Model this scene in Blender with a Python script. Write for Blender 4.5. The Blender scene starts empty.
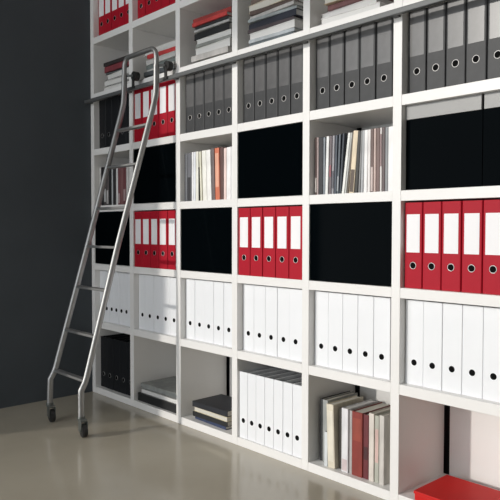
import bpy, bmesh, math, random
from mathutils import Vector, Matrix
random.seed(7)
C = bpy.context.scene.collection
R = math.radians

# ------------------------------------------------------------ materials
def mat(name, col, rough=0.5, metal=0.0, var=0.0, scale=8.0, bump=0.0, bscale=60.0, spec=0.5, stretch=None, coat=0.0):
    m = bpy.data.materials.new(name); m.use_nodes = True
    nt = m.node_tree; b = nt.nodes['Principled BSDF']
    b.inputs['Base Color'].default_value = (*col, 1)
    b.inputs['Roughness'].default_value = rough
    b.inputs['Metallic'].default_value = metal
    b.inputs['Specular IOR Level'].default_value = spec
    b.inputs['Coat Weight'].default_value = coat
    tc = nt.nodes.new('ShaderNodeTexCoord'); mp = nt.nodes.new('ShaderNodeMapping')
    nt.links.new(tc.outputs['Object'], mp.inputs[0])
    if stretch: mp.inputs['Scale'].default_value = stretch
    if var > 0:
        n = nt.nodes.new('ShaderNodeTexNoise'); n.inputs['Scale'].default_value = scale; n.inputs['Detail'].default_value = 5
        r = nt.nodes.new('ShaderNodeValToRGB')
        r.color_ramp.elements[0].position = .3; r.color_ramp.elements[1].position = .7
        r.color_ramp.elements[0].color = (*[c * (1 - var) for c in col], 1)
        r.color_ramp.elements[1].color = (*[min(1, c * (1 + var)) for c in col], 1)
        nt.links.new(mp.outputs[0], n.inputs['Vector']); nt.links.new(n.outputs[0], r.inputs[0])
        nt.links.new(r.outputs[0], b.inputs['Base Color'])
    if bump > 0:
        n2 = nt.nodes.new('ShaderNodeTexNoise'); n2.inputs['Scale'].default_value = bscale
        bp = nt.nodes.new('ShaderNodeBump'); bp.inputs['Strength'].default_value = bump; bp.inputs['Distance'].default_value = .01
        nt.links.new(mp.outputs[0], n2.inputs['Vector']); nt.links.new(n2.outputs[0], bp.inputs['Height'])
        nt.links.new(bp.outputs[0], b.inputs['Normal'])
    return m

def stripes(name, cols, n=40, rough=.6):
    """paper edges: fine procedural lines across the object z axis"""
    m = mat(name, cols[0], rough); nt = m.node_tree; b = nt.nodes['Principled BSDF']
    tc = nt.nodes.new('ShaderNodeTexCoord'); w = nt.nodes.new('ShaderNodeTexWave')
    w.inputs['Scale'].default_value = n; w.inputs['Distortion'].default_value = .6; w.bands_direction = 'X'
    r = nt.nodes.new('ShaderNodeValToRGB')
    r.color_ramp.elements[0].color = (*cols[0], 1); r.color_ramp.elements[1].color = (*cols[1], 1)
    nt.links.new(tc.outputs['Object'], w.inputs['Vector']); nt.links.new(w.outputs[0], r.inputs[0]); nt.links.new(r.outputs[0], b.inputs['Base Color'])
    return m

M = dict(
    white=mat('white_lacquer', (.80, .785, .765), .38, var=.02, scale=3),
    back=mat('white_back_board', (.76, .75, .73), .5, var=.02, scale=3),
    black_glass=mat('black_glass', (.0010, .0020, .0027), .06, spec=.012),
    shadefascia=mat('shaded_fascia_grey', (.30, .297, .29), .45, var=.03, scale=4),  # white fascia out of the sun: its shade is put into the colour
    black=mat('black_card', (.008, .009, .011), .55, spec=.3),
    dark=mat('dark_wall_paint', (.066, .075, .083), .8, var=.08, scale=2, bump=.05, bscale=200, spec=.2),
    plaster=mat('pale_plaster', (.6, .6, .58), .8),
    ceiling=mat('ceiling_plaster', (.55, .55, .54), .9),
    steel=mat('brushed_steel', (.36, .36, .355), .5, 1, var=.05, scale=30, stretch=(1, 1, .05)),
    alu=mat('dark_aluminium', (.11, .115, .115), .5, .3),
    caster=mat('caster_zinc', (.16, .17, .16), .4, .7),
    rubber=mat('black_rubber', (.012, .012, .012), .5),
    red=mat('red_card', (.40, .010, .024), .5, var=.05, scale=6, spec=.14),
    redbox=mat('red_lacquer_card', (.55, .014, .012), .5, var=.05, scale=5, spec=.2),
    wbind=mat('white_card', (.80, .81, .83), .4, var=.015, scale=6),
    gbind=mat('grey_card', (.052, .053, .055), .45, var=.12, scale=14, spec=.22),
    glabel=mat('grey_gloss_label', (.115, .113, .114), .26, var=.2, scale=9),
    edge=mat('dark_card_edge', (.03, .03, .032), .5),
    label=mat('white_paper_label', (.84, .83, .84), .6),
    paper=mat('paper_block', (.6, .59, .56), .8),
    greypaper=mat('grey_paper_block', (.13, .14, .15), .8),
    ring=mat('chrome_ring', (.42, .41, .40), .45, 1),
    hole=mat('finger_hole_black', (.004, .004, .004), .9, spec=.1),
    frame=mat('window_frame_paint', (.05, .05, .05), .5),
    pages=stripes('page_edges', ((.72, .69, .62), (.5, .47, .41)), 60),
    wpages=stripes('white_page_edges', ((.78, .77, .75), (.6, .59, .57)), 60),
)
_cm = {}
def colm(col, rough=.5):
    k = (tuple(col), rough)
    if k not in _cm: _cm[k] = mat('printed_cover', col, rough, var=.18, scale=22, stretch=(1, 1, .35))
    return _cm[k]

# ------------------------------------------------------------ polished concrete floor
def floor_mat():
    m = mat('polished_concrete', (.3, .27, .22), .28, spec=.75); nt = m.node_tree; b = nt.nodes['Principled BSDF']
    tc = nt.nodes.new('ShaderNodeTexCoord')
    n1 = nt.nodes.new('ShaderNodeTexNoise'); n1.inputs['Scale'].default_value = 1.1; n1.inputs['Detail'].default_value = 6; n1.inputs['Roughness'].default_value = .5
    r = nt.nodes.new('ShaderNodeValToRGB'); e = r.color_ramp.elements
    e[0].position = .25; e[0].color = (.35, .315, .245, 1); e[1].position = .75; e[1].color = (.47, .425, .34, 1)
    nt.links.new(tc.outputs['Object'], n1.inputs['Vector']); nt.links.new(n1.outputs[0], r.inputs[0]); nt.links.new(r.outputs[0], b.inputs['Base Color'])
    n2 = nt.nodes.new('ShaderNodeTexNoise'); n2.inputs['Scale'].default_value = 5
    mr = nt.nodes.new('ShaderNodeMapRange'); mr.inputs['To Min'].default_value = .12; mr.inputs['To Max'].default_value = .21
    nt.links.new(tc.outputs['Object'], n2.inputs['Vector']); nt.links.new(n2.outputs[0], mr.inputs[0]); nt.links.new(mr.outputs[0], b.inputs['Roughness'])
    n3 = nt.nodes.new('ShaderNodeTexNoise'); n3.inputs['Scale'].default_value = 9
    bp = nt.nodes.new('ShaderNodeBump'); bp.inputs['Strength'].default_value = .02; bp.inputs['Distance'].default_value = .01
    nt.links.new(tc.outputs['Object'], n3.inputs['Vector']); nt.links.new(n3.outputs[0], bp.inputs['Height']); nt.links.new(bp.outputs[0], b.inputs['Normal'])
    return m
M['floor'] = floor_mat()

# ------------------------------------------------------------ mesh helpers
def box(bm, x0, x1, y0, y1, z0, z1, bev=0.0, seg=2):
    vs = [bm.verts.new(p) for p in ((x0,y0,z0),(x1,y0,z0),(x1,y1,z0),(x0,y1,z0),(x0,y0,z1),(x1,y0,z1),(x1,y1,z1),(x0,y1,z1))]
    fs = [bm.faces.new([vs[i] for i in f]) for f in ((0,3,2,1),(4,5,6,7),(0,1,5,4),(1,2,6,5),(2,3,7,6),(3,0,4,7))]
    if bev > 0:
        es = list({e for f in fs for e in f.edges})
        bmesh.ops.bevel(bm, geom=es, offset=bev, segments=seg, affect='EDGES', profile=.5)

def extrude_profile(bm, pts, z0, z1):
    a = [bm.verts.new((x, y, z0)) for x, y in pts]; b = [bm.verts.new((x, y, z1)) for x, y in pts]
    n = len(pts)
    bm.faces.new(a[::-1]); bm.faces.new(b)
    for i in range(n): bm.faces.new((a[i], a[(i+1) % n], b[(i+1) % n], b[i]))

def tube(bm, path, r, n=14, ry=None):
    path = [Vector(p) for p in path]; rings = []
    prev = None
    for i, p in enumerate(path):
        if i == 0: t = path[1] - p
        elif i == len(path) - 1: t = p - path[i-1]
        else: t = (path[i+1] - p).normalized() + (p - path[i-1]).normalized()
        t.normalize()
        if prev is None:
            ref = Vector((1, 0, 0)) if abs(t.x) < .9 else Vector((0, 1, 0))
            u = (ref - t * ref.dot(t)).normalized()
        else: u = (prev - t * prev.dot(t)).normalized()
        prev = u; v = t.cross(u)
        rings.append([bm.verts.new(p + u * r * math.cos(a) + v * (ry or r) * math.sin(a)) for a in [2*math.pi*k/n for k in range(n)]])
    for A, B in zip(rings, rings[1:]):
        for k in range(n): bm.faces.new((A[k], A[(k+1) % n], B[(k+1) % n], B[k]))
    bm.faces.new(rings[0][::-1]); bm.faces.new(rings[-1])

def disc(bm, c, axis, r, h, n=28, r2=None):
    """solid cylinder centred at c along axis"""
    rot = Vector((0, 0, 1)).rotation_difference(Vector(axis)).to_matrix().to_4x4()
    bmesh.ops.create_cone(bm, cap_ends=True, segments=n, radius1=r, radius2=r if r2 is None else r2, depth=h, matrix=Matrix.Translation(c) @ rot)

def torus(bm, c, r, t, n=28, k=8, flat=1.0):
    """ring in the XZ plane"""
    rings = []
    for i in range(n):
        a = 2*math.pi*i/n
        rings.append([bm.verts.new((c[0] + (r + t*math.cos(b)) * math.cos(a), c[1] + flat*t*math.sin(b), c[2] + (r + t*math.cos(b)) * math.sin(a))) for b in [2*math.pi*j/k for j in range(k)]])
    for i in range(n):
        A, B = rings[i], rings[(i+1) % n]
        for j in range(k): bm.faces.new((A[j], A[(j+1) % k], B[(j+1) % k], B[j]))

def obj(name, bm, m, parent=None, smooth=False):
    bmesh.ops.recalc_face_normals(bm, faces=bm.faces)
    me = bpy.data.meshes.new(name); bm.to_mesh(me); bm.free()
    me.materials.append(m)
    if smooth:
        for p in me.polygons: p.use_smooth = True
        me.set_sharp_from_angle(angle=R(40))
    o = bpy.data.objects.new(name, me); C.objects.link(o)
    if parent: o.parent = parent
    return o
def one(name, m, parent, *a, **k):
    bm = bmesh.new(); box(bm, *a, **k); return obj(name, bm, m, parent)
def thing(name, label, cat, loc=(0, 0, 0), group=None):
    o = bpy.data.objects.new(name, None); o.empty_display_size = .05; C.objects.link(o)
    o.location = loc; o['label'] = label; o['category'] = cat
    if group: o['group'] = group
    return o
def dup(root, loc, label, group=None):
    r = root.copy(); C.objects.link(r); r.location = loc; r['label'] = label
    if group: r['group'] = group
    for ch in list(root.children):
        c = ch.copy(); C.objects.link(c); c.parent = r
        for g in list(ch.children):
            d = g.copy(); C.objects.link(d); d.parent = c
    return r
def struct(name, m, *a, **k):
    o = one(name, m, None, *a, **k); o['kind'] = 'structure'; return o

# ------------------------------------------------------------ dimensions
T = .040
XS = [0.001, .4625, .9331, 1.4024, 1.8775, 2.351, 2.824, 3.296]        # left faces of the uprights
ZS = [.040, .472, .8476, 1.2226, 1.588, 1.946, 2.303, 2.66]            # upper faces of the shelves
DEP = .332
REC = .034

# ------------------------------------------------------------ the room
H = 3.64
struct('floor', M['floor'], -4, 6.5, -5.2, .6, -.1, 0)
struct('ceiling', M['ceiling'], -4, 6.5, -5.2, .6, H, H + .1)
struct('wall_left', M['dark'], -.16, 0, -2.16, .39, 0, H)
struct('wall_back', M['dark'], -4, 6.5, .39, .6, 0, H)
struct('wall_right', M['plaster'], 6.4, 6.5, -5.2, .39, 0, H)
struct('wall_far_left', M['dark'], -4, -3.9, -5.2, .39, 0, H)
bm = bmesh.new()
box(bm, -3.9, -2.6, -5.2, -5.05, 0, H); box(bm, 3.4, 6.4, -5.2, -5.05, 0, H); box(bm, -2.6, 3.4, -5.2, -5.05, 3.56, H)
o = obj('wall_front', bm, M['plaster']); o['kind'] = 'structure'
bm = bmesh.new()
box(bm, -2.6, 3.4, -5.16, -5.09, 3.51, 3.56); box(bm, -2.6, 3.4, -5.16, -5.09, 0, .05)
box(bm, -2.6, -2.55, -5.16, -5.09, .05, 3.51); box(bm, 3.35, 3.4, -5.16, -5.09, .05, 3.51)
o = obj('window_1', bm, M['frame']); o['kind'] = 'structure'

# ------------------------------------------------------------ bookcase
bc = thing('bookcase', 'tall white wall-filling bookcase grid with black glass door panels', 'bookcase', (0, 0, 0))
for x in XS:
    one('upright', M['white'], bc, x, x + T, 0, DEP, 0, ZS[-1] - T, bev=.0015)
for i in range(len(XS) - 1):
    a, b = XS[i] + T, XS[i+1]
    for z in ZS[:-1]:
        one('shelf', M['white'], bc, a + .0003, b - .0003, .0008, DEP, z - T, z, bev=.001)
    one('back_panel', M['back'], bc, a + .024, b + T * .5, DEP + .004, DEP + .018, .005, ZS[-1] - T)
one('top_board', M['white'], bc, XS[0], XS[-1] + T, 0, DEP, ZS[-1] - T, ZS[-1], bev=.0015)

def door(c, r):
    a, b = XS[c-1] + T, XS[c]; z0, z1 = ZS[r], ZS[r+1] - T
    g = .003
    d = one('door', M['black_glass'], bc, a + g, b - g, .004, .022, z0 + g, z1 - g, bev=.001)
    d['label'] = 'black glass door panel'
for c, r in ((1, 2), (3, 2), (5, 2), (2, 3), (4, 3)): door(c, r)
# the open right-hand bay: fascia strips, shade painted in as grey, above a recessed black glass panel
a, b = XS[5] + T, XS[6]
one('fascia', M['shadefascia'], bc, a + .001, 2.703, .026, .040, 1.494, ZS[4] - T - .001)
one('fascia', M['shadefascia'], bc, 2.714, b - .001, .026, .040, 1.494, ZS[4] - T - .001)
d = one('door', M['black_glass'], bc, a + .002, 2.706, .030, .046, ZS[3] + .002, 1.492); d['label'] = 'wide black glass door panel'
d = one('door', M['black_glass'], bc, 2.709, b - .002, .030, .046, ZS[3] + .002, 1.492); d['label'] = 'narrow black glass door panel'

# ------------------------------------------------------------ ladder rail
rail = thing('ladder_rail', 'grey metal ladder rail running along the bookcase below its upper shelf', 'rail', (0, 0, 0))
one('bar', M['alu'], rail, .006, XS[-1] + T, -.050, -.030, 1.880, 1.902, bev=.003)
for x in XS:
    one('bracket', M['alu'], rail, x + .008, x + .032, -.030, -.0005, 1.883, 1.899)

# ------------------------------------------------------------ rolling ladder
lad = thing('library_ladder', 'brushed steel rolling ladder on casters leaning against the bookcase rail', 'ladder', (0, 0, 0))
def sp(side, z):
    """stile centre at height z: side 0 left, 1 right"""
    zz = [(.10, -.500), (.235, -.500), (.26, -.485), (.28, -.474), (1.74, -.110), (1.80, -.098), (1.86, -.094), (2.1, -.094)]
    for (za, ya), (zb, yb) in zip(zz, zz[1:]):
        if z <= zb: y = ya + (yb - ya) * (z - za) / (zb - za); break
    xs = ((.10, .425), (.28, .437), (1.0, .500), (1.8, .560), (2.1, .568)) if side == 0 else ((.10, .787), (.28, .788), (1.0, .822), (1.8, .888), (2.1, .888))
    for (za, xa), (zb, xb) in zip(xs, xs[1:]):
        if z <= zb: x = xa + (xb - xa) * (z - za) / (zb - za); break
    return Vector((x, y, z))
zlist = [.098, .16, .22, .235, .25, .27, .30, .45, .62, .80, 1.0, 1.2, 1.4, 1.6, 1.72, 1.76, 1.80, 1.84, 1.90, 1.96]
for s in (0, 1):
    bm = bmesh.new(); tube(bm, [sp(s, z) for z in zlist], .0142, ry=.0170)
    obj('stile', bm, M['steel'], lad, True)
# top loop joining the stiles
bm = bmesh.new(); pts = []
A, B = sp(0, 1.96), sp(1, 1.96); rr = .05; zt = 2.055
pts.append(A)
for k in range(8):
    a = math.pi/2 * k/7; pts.append(Vector((A.x + rr - rr*math.cos(a), A.y, zt - rr + rr*math.sin(a))))
for k in range(8):
    a = math.pi/2 * k/7; pts.append(Vector((B.x - rr + rr*math.sin(a), B.y, zt - rr + rr*math.cos(a))))
pts.append(B)
tube(bm, pts, .0138); obj('top_loop', bm, M['steel'], lad, True)
for z in (.28, .506, .747, .974, 1.188, 1.424, 1.638):
    a, b = sp(0, z), sp(1, z)
    bm = bmesh.new()
    box(bm, a.x + .008, b.x - .008, a.y - .012, a.y + .024, z - .007, z + .007, bev=.003)
    obj('rung', bm, M['steel'], lad)
for s in (0, 1):
    p = sp(s, 1.95); xo = .040 * 1
    bm = bmesh.new(); tube(bm, [(p.x, p.y, 1.955), (p.x + .012, p.y + .012, 1.957), (p.x + .035, -.060, 1.957)], .007)
    arm = obj('roller_arm', bm, M['alu'], lad, True)
    bm = bmesh.new(); disc(bm, (p.x + .035, -.041, 1.957), (0, 1, 0), .026, .030); 
    obj('roller', bm, M['rubber'], arm, True)
    one('roller_bracket', M['rubber'], arm, p.x + .024, p.x + .046, -.060, -.055, 1.885, 1.957)
    # caster
    q = sp(s, .1)
    bm = bmesh.new(); disc(bm, (0, 0, .096), (0, 0, 1), .020, .010)
    box(bm, -.0185, .0185, -.040, .012, .078, .091, bev=.003)
    for e in (-1, 1): box(bm, e*.0165 - .002, e*.0165 + .002, -.046, -.004, .028, .082, bev=.001)
    disc(bm, (0, -.034, .036), (1, 0, 0), .006, .042, 12)
    rot = Matrix.Translation((q.x, q.y, 0)) @ Matrix.Rotation(R(82), 4, 'Z')
    bmesh.ops.transform(bm, matrix=rot, verts=bm.verts)
    fk = obj('caster_fork', bm, M['caster'], lad, True)
    bm = bmesh.new(); disc(bm, (0, -.034, .036), (1, 0, 0), .035, .018, 32); disc(bm, (0, -.034, .036), (1, 0, 0), .031, .025, 32)
    bmesh.ops.transform(bm, matrix=rot, verts=bm.verts)
    w = obj('caster_wheel', bm, M['rubber'], fk, True)

# ------------------------------------------------------------ lever arch binders
ORD = ['leftmost', 'second from left', 'third from left', 'fourth from left', 'fifth from left', 'sixth from left', 'rightmost']
def make_binder(name, label, cover, w, h=.328, lab=None, ring=True, d=.285, block=None, loc=(0,0,0), group=None, cat='binder', edge=None, g=.0012, r=.0045):
    t = thing(name, label, cat, loc, group)
    x0, x1 = g, w - g; th = .003
    pts = []
    for k in range(4): a = math.pi/2*k/3; pts.append((x0 + r - r*math.cos(a), r - r*math.sin(a)))
    for k in range(4): a = math.pi/2*k/3; pts.append((x1 - r + r*math.sin(a), r - r*math.cos(a)))
    pts += [(x1, d), (x1 - th, d), (x1 - th, .006), (x0 + th, .006), (x0 + th, d), (x0, d)]
    bm = bmesh.new(); extrude_profile(bm, pts, 0, h)
    cv = obj('cover', bm, cover, t)
    one('paper_block', block or M['paper'], t, x0 + th + .001, x1 - th - .001, .012, d - .012, .004, h - .014)
    cx = w / 2; zh = .087
    hr = .0118
    if ring:
        bm = bmesh.new(); torus(bm, (cx, 0, zh), hr + .0012, .0015, flat=.5); obj('finger_ring', bm, M['ring'], t, True)
    bm = bmesh.new(); disc(bm, (cx, .0004, zh), (0, 1, 0), hr, .0022); obj('finger_hole', bm, M['hole'], t, True)
    if lab:
        m, lw, z0, z1 = lab
        one('label', m, t, cx - lw/2, cx + lw/2, -.0009, .0002, z0, z1, bev=.0003)
    return t

KIND = {
    'white': ('white_binder', dict(cover=M['wbind'], ring=False, g=.0004, r=.0028)),
    'red':   ('red_binder', dict(cover=M['red'], lab=(M['label'], .058, .137, .283))),
    'grey':  ('grey_binder', dict(cover=M['gbind'], lab=(M['glabel'], .062, .145, .318), edge=M['edge'])),
    'black': ('black_binder', dict(cover=M['black'], ring=True)),
}
protos = {}
def binder(kind, w, loc, label, group):
    k = (kind, round(w, 4))
    if k not in protos:
        nm, kw = KIND[kind]; kw = dict(kw)
        if 'lab' in kw and w < .08: kw['lab'] = (kw['lab'][0], w - .022, kw['lab'][2], kw['lab'][3])
        if kind == 'white' and w < .063: kw['block'] = M['greypaper']
        protos[k] = make_binder(nm, label, w=w, loc=loc, group=group, **kw)
    else: dup(protos[k], loc, label, group)
def bay(kind, c, r, n, w, where, x0=None, rec=REC, jit=.003):
    x = (XS[c-1] + T + .002) if x0 is None else x0
    for i in range(n):
        o_ = ORD[i] if i < n - 1 else 'rightmost'
        adj = {'white': 'white binder', 'red': 'red binder', 'grey': 'grey binder', 'black': 'black binder'}[kind]
        binder(kind, w, (x + i * (w + .0004), rec + random.uniform(0, jit), ZS[r] + .0002), f'{adj}, {o_} {where}', f'{kind} binders {where}')

NB = ['', 'first', 'second', 'third', 'fourth', 'fifth', 'sixth']
bay('white', 1, 1, 7, .0585, 'in the white row, behind the ladder by the wall')
for c in range(2, 7):
    bay('white', c, 1, 5, .0803 if c > 2 else .0803, f'in the long white row, {NB[c]} bay from the dark wall')
bay('red', 2, 2, 5, .0850, 'in the low red bay just right of the ladder', rec=.004)
bay('red', 4, 2, 5, .0862, 'in the central red bay between two black panels', rec=.003)
bay('red', 6, 2, 5, .0803, 'in the red bay at the right edge', rec=.020)
bay('black', 1, 4, 5, .0803, 'in the dark bay under the rail by the wall')
bay('red', 2, 4, 5, .0850, 'in the bay under the rail behind the ladder', rec=.006)
for c in range(3, 7):
    bay('grey', c, 4, 5, .0803, f'in the grey row, {NB[c-2]} of its four bays')
bay('red', 1, 6, 5, .0803, 'in the topmost bay beside the dark wall')
bay('red', 2, 6, 5, .0803, 'in the topmost bay, second from the wall')
bay('black', 1, 0, 5, .0803, 'in the bottom bay beside the dark wall')
bay('white', 4, 0, 7, .0603, 'in the bottom row beside the leaning books', rec=.012, jit=.0015)

# ------------------------------------------------------------ upright books, magazines, files
def book(name, label, cat, x, z, w, h, d, col, y=.03, lean=0, pages='wpages', group=None, rough=.5, spine=None):
    """standing with the spine to the room; lean > 0 tips the top to the right (pivots on the lower right edge)"""
    col_m = M[col] if isinstance(col, str) else colm(col, rough)
    t = thing(name, label, cat, (0, 0, 0), group)
    th = min(.0022, w * .2)
    px = x + w if lean > 0 else x
    off = -w if lean > 0 else 0
    t.location = (px, y, z + .0003); t.rotation_euler = (0, R(lean), 0)
    bm = bmesh.new()
    r = min(w * .3, .003)
    pts = []
    a0, a1 = off + .0003, off + w - .0003
    for k in range(3): a = math.pi/2*k/2; pts.append((a0 + r - r*math.cos(a), r - r*math.sin(a)))
    for k in range(3): a = math.pi/2*k/2; pts.append((a1 - r + r*math.sin(a), r - r*math.cos(a)))
    pts += [(a1, d), (a1 - th, d), (a1 - th, .0045), (a0 + th, .0045), (a0 + th, d), (a0, d)]
    extrude_profile(bm, pts, 0, h)
    obj('cover', bm, col_m, t)
    one('pages', M[pages], t, a0 + th + .0002, a1 - th - .0002, .005, d - .004, .003, h - .004)
    if spine:
        sc, f0, f1 = spine
        one('spine_label', colm(sc), t, a0 + w*.12, a1 - w*.12, -.0007, .0003, h * f0, h * f1)
    return t

z3 = ZS[3]
# first bay: magazines behind the ladder
G = 'magazines in the bay behind the ladder'
for (x, w, h, col, lab, spn) in [
    (.046, .026, .250, (.55, .54, .52), 'pale grey magazine at left end of the magazine bay behind the ladder', None),
    (.074, .034, .248, (.012, .012, .014), 'thick black magazine file behind the left ladder stile', None),
    (.110, .028, .240, (.07, .06, .06), 'charcoal magazine behind the ladder beside the thick black one', ((.5, .5, .5), .1, .45)),
    (.140, .030, .243, (.10, .085, .085), 'brown-grey magazine with pale lower spine behind the ladder', ((.45, .44, .43), .05, .4)),
    (.172, .030, .246, (.015, .016, .018), 'black magazine between brown-grey and pale grey ones behind ladder', None),
    (.205, .014, .245, (.5, .52, .52), 'thin pale grey magazine in the middle of the ladder bay', None),
    (.221, .036, .243, (.03, .028, .03), 'dark magazine between the two pale thin ones behind ladder', None),
    (.259, .019, .246, (.70, .70, .69), 'white magazine beside the maroon ones behind the ladder', None),
    (.281, .028, .240, (.17, .06, .065), 'first maroon magazine right of the white one behind the ladder', ((.4, .3, .3), .05, .3)),
    (.311, .030, .242, (.20, .09, .09), 'middle maroon magazine behind the ladder', None),
    (.343, .032, .240, (.15, .05, .055), 'darkest maroon magazine behind the ladder', ((.35, .25, .25), .1, .4)),
    (.378, .022, .246, (.62, .60, .58), 'off-white magazine at right of the maroon ones', None),
    (.402, .024, .246, (.5, .48, .46), 'beige magazine behind the right ladder stile', None),
    (.428, .030, .243, (.10, .09, .09), 'dark magazine at right end of the ladder bay', None)]:
    book('magazine', lab, 'magazine', x, z3, w, h, .22, col, group=G, spine=spn)

# third bay: files and folders
G = 'folders and books in the bay right of the second black panel'
for (nm, x, w, h, col, lean, lab, spn) in [
    ('magazine_file', .975, .020, .262, (.16, .165, .18), 0, 'narrow grey file at left of the white folders', None),
    ('magazine_file', .997, .036, .262, (.13, .133, .15), 0, 'wide grey file with dark lower half left of the white folders', ((.03, .03, .035), .0, .5)),
    ('folder', 1.036, .016, .264, (.80, .80, .80), 0, 'bright white folder right against the wide grey file', None),
    ('folder', 1.053, .018, .264, (.74, .76, .80), 0, 'bluish white folder, second right of the grey files', None),
    ('folder', 1.073, .022, .264, (.80, .79, .70), 0, 'cream folder before the thin black one', None),
    ('folder', 1.097, .006, .180, (.03, .03, .025), -1.2, 'short thin black folder between cream folders', None),
    ('folder', 1.112, .014, .262, (.78, .76, .62), -2.5, 'yellowish folder leaning slightly left', None),
    ('folder', 1.134, .034, .264, (.83, .82, .76), -2.5, 'thick ivory folder in the middle of the folder bay', None),
    ('folder', 1.170, .036, .264, (.84, .83, .80), -2.5, 'thick white folder leaning left beside the dark book', None),
    ('book', 1.210, .024, .268, (.15, .12, .12), -2.2, 'dark brown-grey book left of the orange book', None),
    ('book', 1.237, .036, .268, (.62, .17, .09), -1.5, 'orange-red book among the white folders', ((.75, .38, .26), .25, .9)),
    ('book', 1.276, .024, .268, (.11, .05, .045), -.8, 'dark maroon book right of the orange book', None),
    ('book', 1.303, .020, .262, (.80, .62, .58), 0, 'pale pink book beside the dark maroon book', None),
    ('folder', 1.325, .034, .264, (.84, .82, .82), 0, 'white folder second from right end beside pink book', None),
    ('folder', 1.361, .036, .264, (.80, .80, .80), 0, 'white folder at the right end of the folder bay', None)]:
    book(nm, lab, nm.replace('_', ' '), x, z3, w, h, .24, col, lean=lean, group=G, spine=spn)

# fifth bay: packed magazines
G = 'magazines in the crowded bay below the grey binders'
dk = (.035, .045, .06)
for (x, w, h, col, lean, lab, spn) in [
    (1.922, .014, .252, (.10, .06, .055), 0, 'dark brown magazine at left end of the crowded bay', ((.5, .45, .42), .05, .3)),
    (1.9365, .007, .252, (.60, .48, .46), 0, 'very thin pinkish magazine near the left end of the crowded bay', None),
    (1.944, .026, .250, (.012, .013, .018), 0, 'thick black magazine near left end of the crowded bay', None),
    (1.971, .010, .248, (.28, .31, .34), 0, 'blue-grey magazine between black and white ones', None),
    (1.982, .016, .250, (.82, .82, .80), 1.5, 'first white magazine from the left in the crowded bay', None),
    (2.003, .013, .250, (.16, .13, .14), 1, 'brown-grey magazine right of the first white one', ((.3, .1, .12), .3, .5)),
    (2.0175, .013, .250, (.32, .31, .33), 1.2, 'mid grey magazine left of the slate ones', ((.1, .1, .12), .1, .4)),
    (2.032, .012, .250, (.07, .085, .11), 1.5, 'slate blue magazine between two greys', None),
    (2.046, .012, .252, (.10, .12, .14), 2.5, 'slate grey magazine left of the leaning white one', ((.3, .32, .34), .05, .3)),
    (2.060, .011, .254, dk, 4.0, 'navy magazine touching the leaning white one', None),
    (2.0735, .014, .254, (.84, .84, .80), 7.5, 'white magazine leaning clearly to the right', None),
    (2.090, .009, .254, (.50, .50, .48), 7.2, 'grey magazine leaning right behind the leaning white one', None),
    (2.102, .008, .254, (.16, .13, .10), 6.4, 'thin brown leaning magazine left of the gold one', None),
    (2.113, .026, .258, (.74, .62, .45), 5, 'gold and cream magazine with dark lower spine, leaning', ((.10, .07, .05), .02, .38)),
    (2.1415, .017, .255, (.03, .028, .025), 3.8, 'black leaning magazine right of the gold one', None),
    (2.161, .010, .255, (.25, .25, .25), 3, 'dark grey leaning magazine before the upright white ones', None),
    (2.173, .013, .254, (.40, .41, .42), 2, 'mid grey magazine beside the upright white ones', None),
    (2.1885, .018, .255, (.84, .83, .82), 1, 'thick white magazine right of the leaning group', None),
    (2.2085, .014, .255, (.78, .74, .72), .4, 'cream magazine beside the striped brown ones', None),
    (2.224, .014, .256, (.14, .09, .08), 0, 'first dark brown magazine of the right-hand group', ((.55, .45, .42), .02, .4)),
    (2.2385, .012, .256, (.55, .42, .38), 0, 'tan magazine between the dark brown ones', None),
    (2.251, .018, .256, (.16, .10, .09), 0, 'thick brown magazine right of the tan one', None),
    (2.2695, .010, .256, (.70, .66, .64), 0, 'thin pale magazine between brown and black ones', ((.3, .2, .2), .4, .9)),
    (2.280, .014, .256, (.11, .08, .08), 0, 'darkest brown magazine near right end of the crowded bay', None),
    (2.2945, .014, .255, (.25, .26, .27), 0, 'grey magazine second from right end of the crowded bay', None),
    (2.309, .040, .255, (.84, .83, .82), 0, 'wide white file at the right end of the crowded bay', None)]:
    book('magazine', lab, 'magazine', x, z3, w, h, .22, col, lean=lean, group=G, spine=spn)

# bottom fifth bay: old books
z0 = ZS[0]
G = 'old books in the bottom bay'
for (x, w, h, col, lean, y, lab, spn, pg) in [
    (1.934, .022, .278, (.03, .032, .035), 0, .06, 'black book at the left end of the bottom book bay', None, 'pages'),
    (1.958, .030, .280, (.30, .31, .30), 0, .05, 'grey book behind the short white one in the bottom bay', None, 'pages'),
    (1.990, .020, .150, (.62, .65, .66), 0, .024, 'short pale grey booklet in the bottom book bay', None, 'wpages'),
    (2.013, .040, .276, (.66, .60, .48), -2.2, .022, 'thick cream book in the bottom book bay', ((.72, .67, .56), .1, .9), 'pages'),
    (2.056, .020, .262, (.04, .035, .03), 0, .045, 'narrow dark book between cream and white books', None, 'pages'),
    (2.081, .036, .272, (.70, .69, .70), 0, .030, 'white book left of the red-brown book', ((.6, .5, .5), .02, .2), 'wpages'),
    (2.119, .016, .268, (.40, .38, .37), 0, .036, 'thin grey book between white and red-brown books', None, 'pages'),
    (2.137, .056, .270, (.22, .03, .022), 0, .030, 'thick red-brown book in the bottom book bay', ((.28, .05, .03), .55, .9), 'pages'),
    (2.195, .028, .268, (.13, .02, .025), 0, .032, 'dark maroon book right of the red-brown one', ((.05, .01, .012), .3, .5), 'pages'),
    (2.225, .026, .280, (.66, .60, .54), 0, .030, 'beige book right of the maroon one', None, 'pages'),
    (2.253, .022, .276, (.42, .42, .36), 0, .032, 'olive-grey patterned book near the right of the bottom bay', ((.6, .42, .38), .3, .8), 'pages'),
    (2.277, .024, .282, (.56, .53, .49), 0, .030, 'pale taupe book at the right end of the bottom bay', None, 'pages')]:
    book('book', lab, 'book', x, z0, w, h, .21, col, lean=lean, y=y, group=G, spine=spn, pages=pg)

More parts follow.
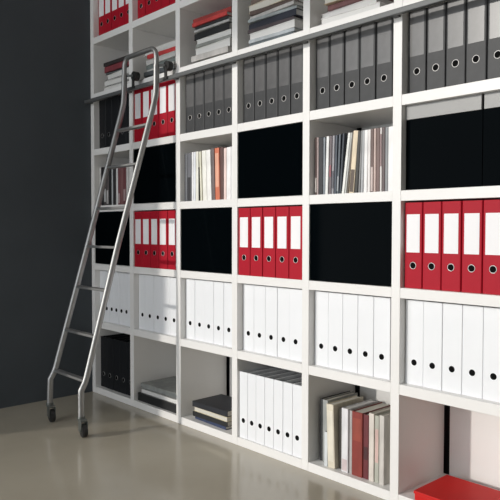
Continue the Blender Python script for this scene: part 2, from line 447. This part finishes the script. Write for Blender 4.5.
# ------------------------------------------------------------ lying books, magazines, boxes
def flat(name, label, cat, x0, x1, y0, y1, z, h, col, rot=0, pages='wpages', group=None, open_side='front', rough=.5):
    """lying flat; pages show to the front (open_side) between two covers"""
    m = M[col] if isinstance(col, str) else colm(col, rough)
    cx, cy = (x0+x1)/2, (y0+y1)/2; W, D = (x1-x0)/2, (y1-y0)/2
    t = thing(name, label, cat, (cx, cy, z + .0004), group); t.rotation_euler = (0, 0, R(rot))
    th = min(.0022, h * .2)
    bm = bmesh.new()
    box(bm, -W, W, -D, D, 0, th, bev=.0004, seg=1); box(bm, -W, W, -D, D, h - th, h, bev=.0004, seg=1)
    if open_side == 'front': box(bm, -W, W, D - th, D, th*.6, h - th*.6)
    else: box(bm, -W, W, -D, -D + th, th*.6, h - th*.6)
    obj('cover', bm, m, t)
    e = .004
    one('pages', M[pages], t, -W + e, W - e, -D + e, D - e, th, h - th)
    return t
def stack(z, items, group, defy=(.04, .27)):
    for (nm, x0, x1, h, col, rot, lab, kw) in items:
        kw = dict(kw); j = random.uniform(-.014, .016); y = kw.pop('y', (defy[0] + j, defy[1] + j))
        flat(nm, lab, nm.replace('_', ' '), x0, x1, y[0], y[1], z, h, col, rot, group=group, **kw)
        z += h + .0008

W1 = (.76, .75, .72); BK = (.012, .013, .014)
z5 = ZS[5]
stack(z5, [
    ('magazine', .115, .415, .028, W1, 1, 'white magazine bundle at the base of the stack beside the wall', {}),
    ('magazine', .125, .42, .007, BK, -2, 'thin black brochure low in the stack beside the wall', {}),
    ('magazine', .115, .41, .030, (.70, .69, .66), 2, 'white magazine bundle, second in the stack beside the wall', {}),
    ('magazine', .13, .42, .008, (.06, .06, .06), -1, 'dark brochure between white bundles beside the wall', {}),
    ('magazine', .13, .425, .034, W1, -3, 'thick white bundle under the maroon books beside the wall', {}),
    ('book', .12, .42, .012, BK, 2, 'black book under the maroon one, stack beside the wall', {'pages': 'greypaper'}),
    ('book', .12, .425, .036, (.22, .045, .055), 0, 'maroon book high in the stack beside the wall', {'open_side': 'back'}),
    ('book', .125, .42, .022, (.035, .03, .03), 1, 'dark book topping the stack beside the wall', {'open_side': 'back'}),
], 'stack of magazines beside the dark wall')
stack(z5, [
    ('box_file', .575, .86, .022, (.04, .045, .05), 0, 'charcoal box file at the base of the stack behind the ladder top', {'open_side': 'back'}),
    ('box_file', .57, .86, .024, (.10, .11, .115), 2, 'grey box file, second in the stack behind the ladder top', {'open_side': 'back'}),
    ('magazine', .58, .865, .014, W1, -2, 'thin white magazine between the grey files behind the ladder', {}),
    ('box_file', .57, .87, .028, (.22, .25, .24), 1, 'grey-green folder in the stack behind the ladder top', {'open_side': 'back'}),
    ('magazine', .565, .87, .030, W1, -1, 'white magazine bundle under the red one', {}),
    ('magazine', .60, .875, .022, (.62, .06, .06), 3, 'red magazine near the top of the stack behind the ladder', {'open_side': 'back'}),
    ('magazine', .56, .87, .034, (.72, .70, .66), 0, 'cream magazine bundle topping the stack behind the ladder', {}),
], 'stack of files behind the ladder top')
stack(z5, [
    ('magazine', 1.05, 1.335, .018, BK, 0, 'thin black brochure at the base of the third stack', {'pages': 'greypaper'}),
    ('magazine', 1.04, 1.335, .030, (.46, .44, .42), 1, 'grey magazine bundle low in the third stack', {'open_side': 'back'}),
    ('magazine', 1.035, 1.33, .046, (.80, .79, .76), -1, 'thick white magazine bundle in the third stack', {}),
    ('magazine', 1.05, 1.33, .016, (.26, .27, .25), 2, 'dark grey magazine between the white bundles, third stack', {'open_side': 'back'}),
    ('magazine', 1.05, 1.335, .026, (.72, .71, .68), 0, 'white magazine under the black books in the third stack', {}),
    ('book', 1.035, 1.33, .034, BK, -1, 'thick black book in the third stack', {'open_side': 'back'}),
    ('book', 1.05, 1.335, .012, (.40, .40, .39), 1, 'thin grey book between the black ones, third stack', {'open_side': 'back'}),
    ('book', 1.06, 1.33, .016, (.02, .02, .022), 0, 'slim black book under the red covers, third stack', {'open_side': 'back'}),
    ('book', 1.045, 1.33, .020, (.50, .05, .045), 0, 'red book near the top of the third stack', {'open_side': 'back'}),
    ('book', 1.035, 1.335, .024, (.30, .035, .03), 2, 'darker red book topping the third stack', {'open_side': 'back'}),
], 'third stack of magazines on the upper shelf')
stack(z5, [
    ('magazine', 1.50, 1.79, .022, (.09, .11, .12), 0, 'slate magazine at the base of the fourth stack', {'open_side': 'back'}),
    ('magazine', 1.495, 1.79, .016, (.40, .43, .45), 2, 'blue-grey magazine second in the fourth stack', {'open_side': 'back'}),
    ('magazine', 1.49, 1.80, .034, (.80, .79, .77), -1, 'thick white magazine in the fourth stack', {}),
    ('book', 1.485, 1.79, .016, (.05, .035, .04), 1, 'dark brown book above the thick white magazine', {'open_side': 'back'}),
    ('book', 1.485, 1.81, .030, (.015, .018, .03), -2, 'navy black book in the middle of the fourth stack', {'open_side': 'back'}),
    ('magazine', 1.49, 1.80, .014, (.30, .33, .33), 3, 'grey-green magazine above the navy book', {'open_side': 'back'}),
    ('magazine', 1.50, 1.81, .016, (.48, .46, .44), -3, 'taupe magazine in the upper fourth stack', {'open_side': 'back'}),
    ('book', 1.50, 1.80, .020, (.08, .05, .04), 4, 'dark brown book below the cream one in the fourth stack', {'open_side': 'back'}),
    ('magazine', 1.485, 1.79, .036, (.66, .58, .46), -4, 'cream magazine near the top of the fourth stack', {'pages': 'pages'}),
    ('book', 1.50, 1.80, .022, (.14, .10, .08), 0, 'brown book topping the fourth stack', {'open_side': 'back'}),
], 'fourth stack of magazines on the upper shelf')
stack(z5, [
    ('magazine', 1.955, 2.26, .034, (.78, .76, .75), 2, 'thick white bundle at the base of the fifth stack', {}),
    ('magazine', 1.935, 2.24, .032, (.76, .72, .72), -2, 'white bundle with pinkish cover in the fifth stack', {}),
    ('book', 1.98, 2.27, .022, (.16, .06, .06), 0, 'dark red-brown book in the fifth stack', {'open_side': 'back'}),
    ('magazine', 1.97, 2.28, .028, (.45, .36, .24), 3, 'tan magazine above the red-brown book, fifth stack', {'pages': 'pages'}),
], 'fifth stack of magazines on the upper shelf')

# second bottom bay: portfolios
stack(z0, [
    ('portfolio', .515, .915, .046, BK, 0, 'flat black portfolio box at the bottom bay behind the ladder shadow', {'y': (.02, .33), 'open_side': 'back', 'pages': 'greypaper'}),
    ('portfolio', .53, .92, .026, (.35, .35, .34), 0, 'grey portfolio on top of the flat black one', {'y': (.03, .335)}),
    ('portfolio', .512, .918, .028, (.26, .27, .26), 1, 'dark grey portfolio topping the flat pile by the floor', {'y': (.045, .335), 'open_side': 'back'}),
], 'flat portfolios in the bottom row')
# third bottom bay: stacked books
stack(z0, [
    ('book', 1.055, 1.325, .016, (.03, .045, .10), -2, 'navy book at the base of the small bottom stack', {'y': (.035, .235), 'pages': 'pages', 'open_side': 'back'}),
    ('book', 1.045, 1.33, .026, BK, 1, 'black book second in the small bottom stack', {'y': (.03, .235), 'pages': 'pages', 'open_side': 'back'}),
    ('book', 1.05, 1.335, .024, (.62, .56, .40), -1, 'cream-paged book under the top black one', {'y': (.03, .235), 'pages': 'pages'}),
    ('book', 1.042, 1.33, .030, (.014, .016, .022), 1, 'thick black book topping the small bottom stack', {'y': (.03, .24), 'pages': 'pages', 'open_side': 'back'}),
], 'small stack of books near the floor')
# red slab in the last bottom bay
rb = thing('presentation_box', 'flat red box lying in the bottom bay at the right edge', 'box', (2.462, .004, z0 + .0004))
bm = bmesh.new(); box(bm, 0, .35, 0, .235, 0, .024, bev=.002); obj('tray', bm, M['redbox'], rb)
bm = bmesh.new(); box(bm, -.003, .353, -.003, .238, .0245, .036, bev=.002); obj('lid', bm, M['redbox'], rb)

# ------------------------------------------------------------ light
sc = bpy.context.scene
w = bpy.data.worlds.new('sky'); sc.world = w; w.use_nodes = True
bg = w.node_tree.nodes['Background']; bg.inputs[0].default_value = (.93, .965, 1.0, 1); bg.inputs[1].default_value = 2.95
s = bpy.data.lights.new('sun', 'SUN'); s.energy = 1.75; s.angle = R(1.6); s.color = (1, .95, .88)
so = bpy.data.objects.new('sun', s); C.objects.link(so)
el = R(15.5); az = math.atan(.36)
d = Vector((math.sin(az) * math.cos(el), math.cos(az) * math.cos(el), -math.sin(el)))
so.rotation_euler = d.to_track_quat('-Z', 'Y').to_euler(); so.location = (-1.5, -6, 3)
pl = bpy.data.lights.new('window_daylight', 'AREA'); pl.shape = 'RECTANGLE'; pl.size = 6.0; pl.size_y = 3.5
pl.cycles.is_portal = True
po = bpy.data.objects.new('window_daylight', pl); C.objects.link(po); po.location = (.4, -5.08, 1.78)
po.rotation_euler = Vector((0, 1, 0)).to_track_quat('-Z', 'Z').to_euler()

# ------------------------------------------------------------ camera
yaw, pit, rol = .827278, -.032152, .0013685
fw = Vector((-math.sin(yaw)*math.cos(pit), math.cos(yaw)*math.cos(pit), math.sin(pit)))
r_ = Vector((math.cos(yaw), math.sin(yaw), 0)); u_ = r_.cross(fw)
r2 = r_*math.cos(rol) + u_*math.sin(rol); u2 = -r_*math.sin(rol) + u_*math.cos(rol)
cam = bpy.data.cameras.new('camera'); cam.sensor_width = 36; cam.lens = 650.0 * 36 / 500; cam.clip_start = .05
co = bpy.data.objects.new('camera', cam); C.objects.link(co)
mtx = Matrix((( r2.x, u2.x, -fw.x, 3.841235), (r2.y, u2.y, -fw.y, -2.120064), (r2.z, u2.z, -fw.z, 1.07341), (0, 0, 0, 1)))
co.matrix_world = mtx
sc.camera = co
sc.view_settings.view_transform = 'Standard'; sc.view_settings.look = 'None'
sc.view_settings.gamma = 1; sc.view_settings.use_curve_mapping = False
sc.view_settings.exposure = 0.0
sc.cycles.max_bounces = 10; sc.cycles.diffuse_bounces = 6
sc.cycles.use_denoising = True
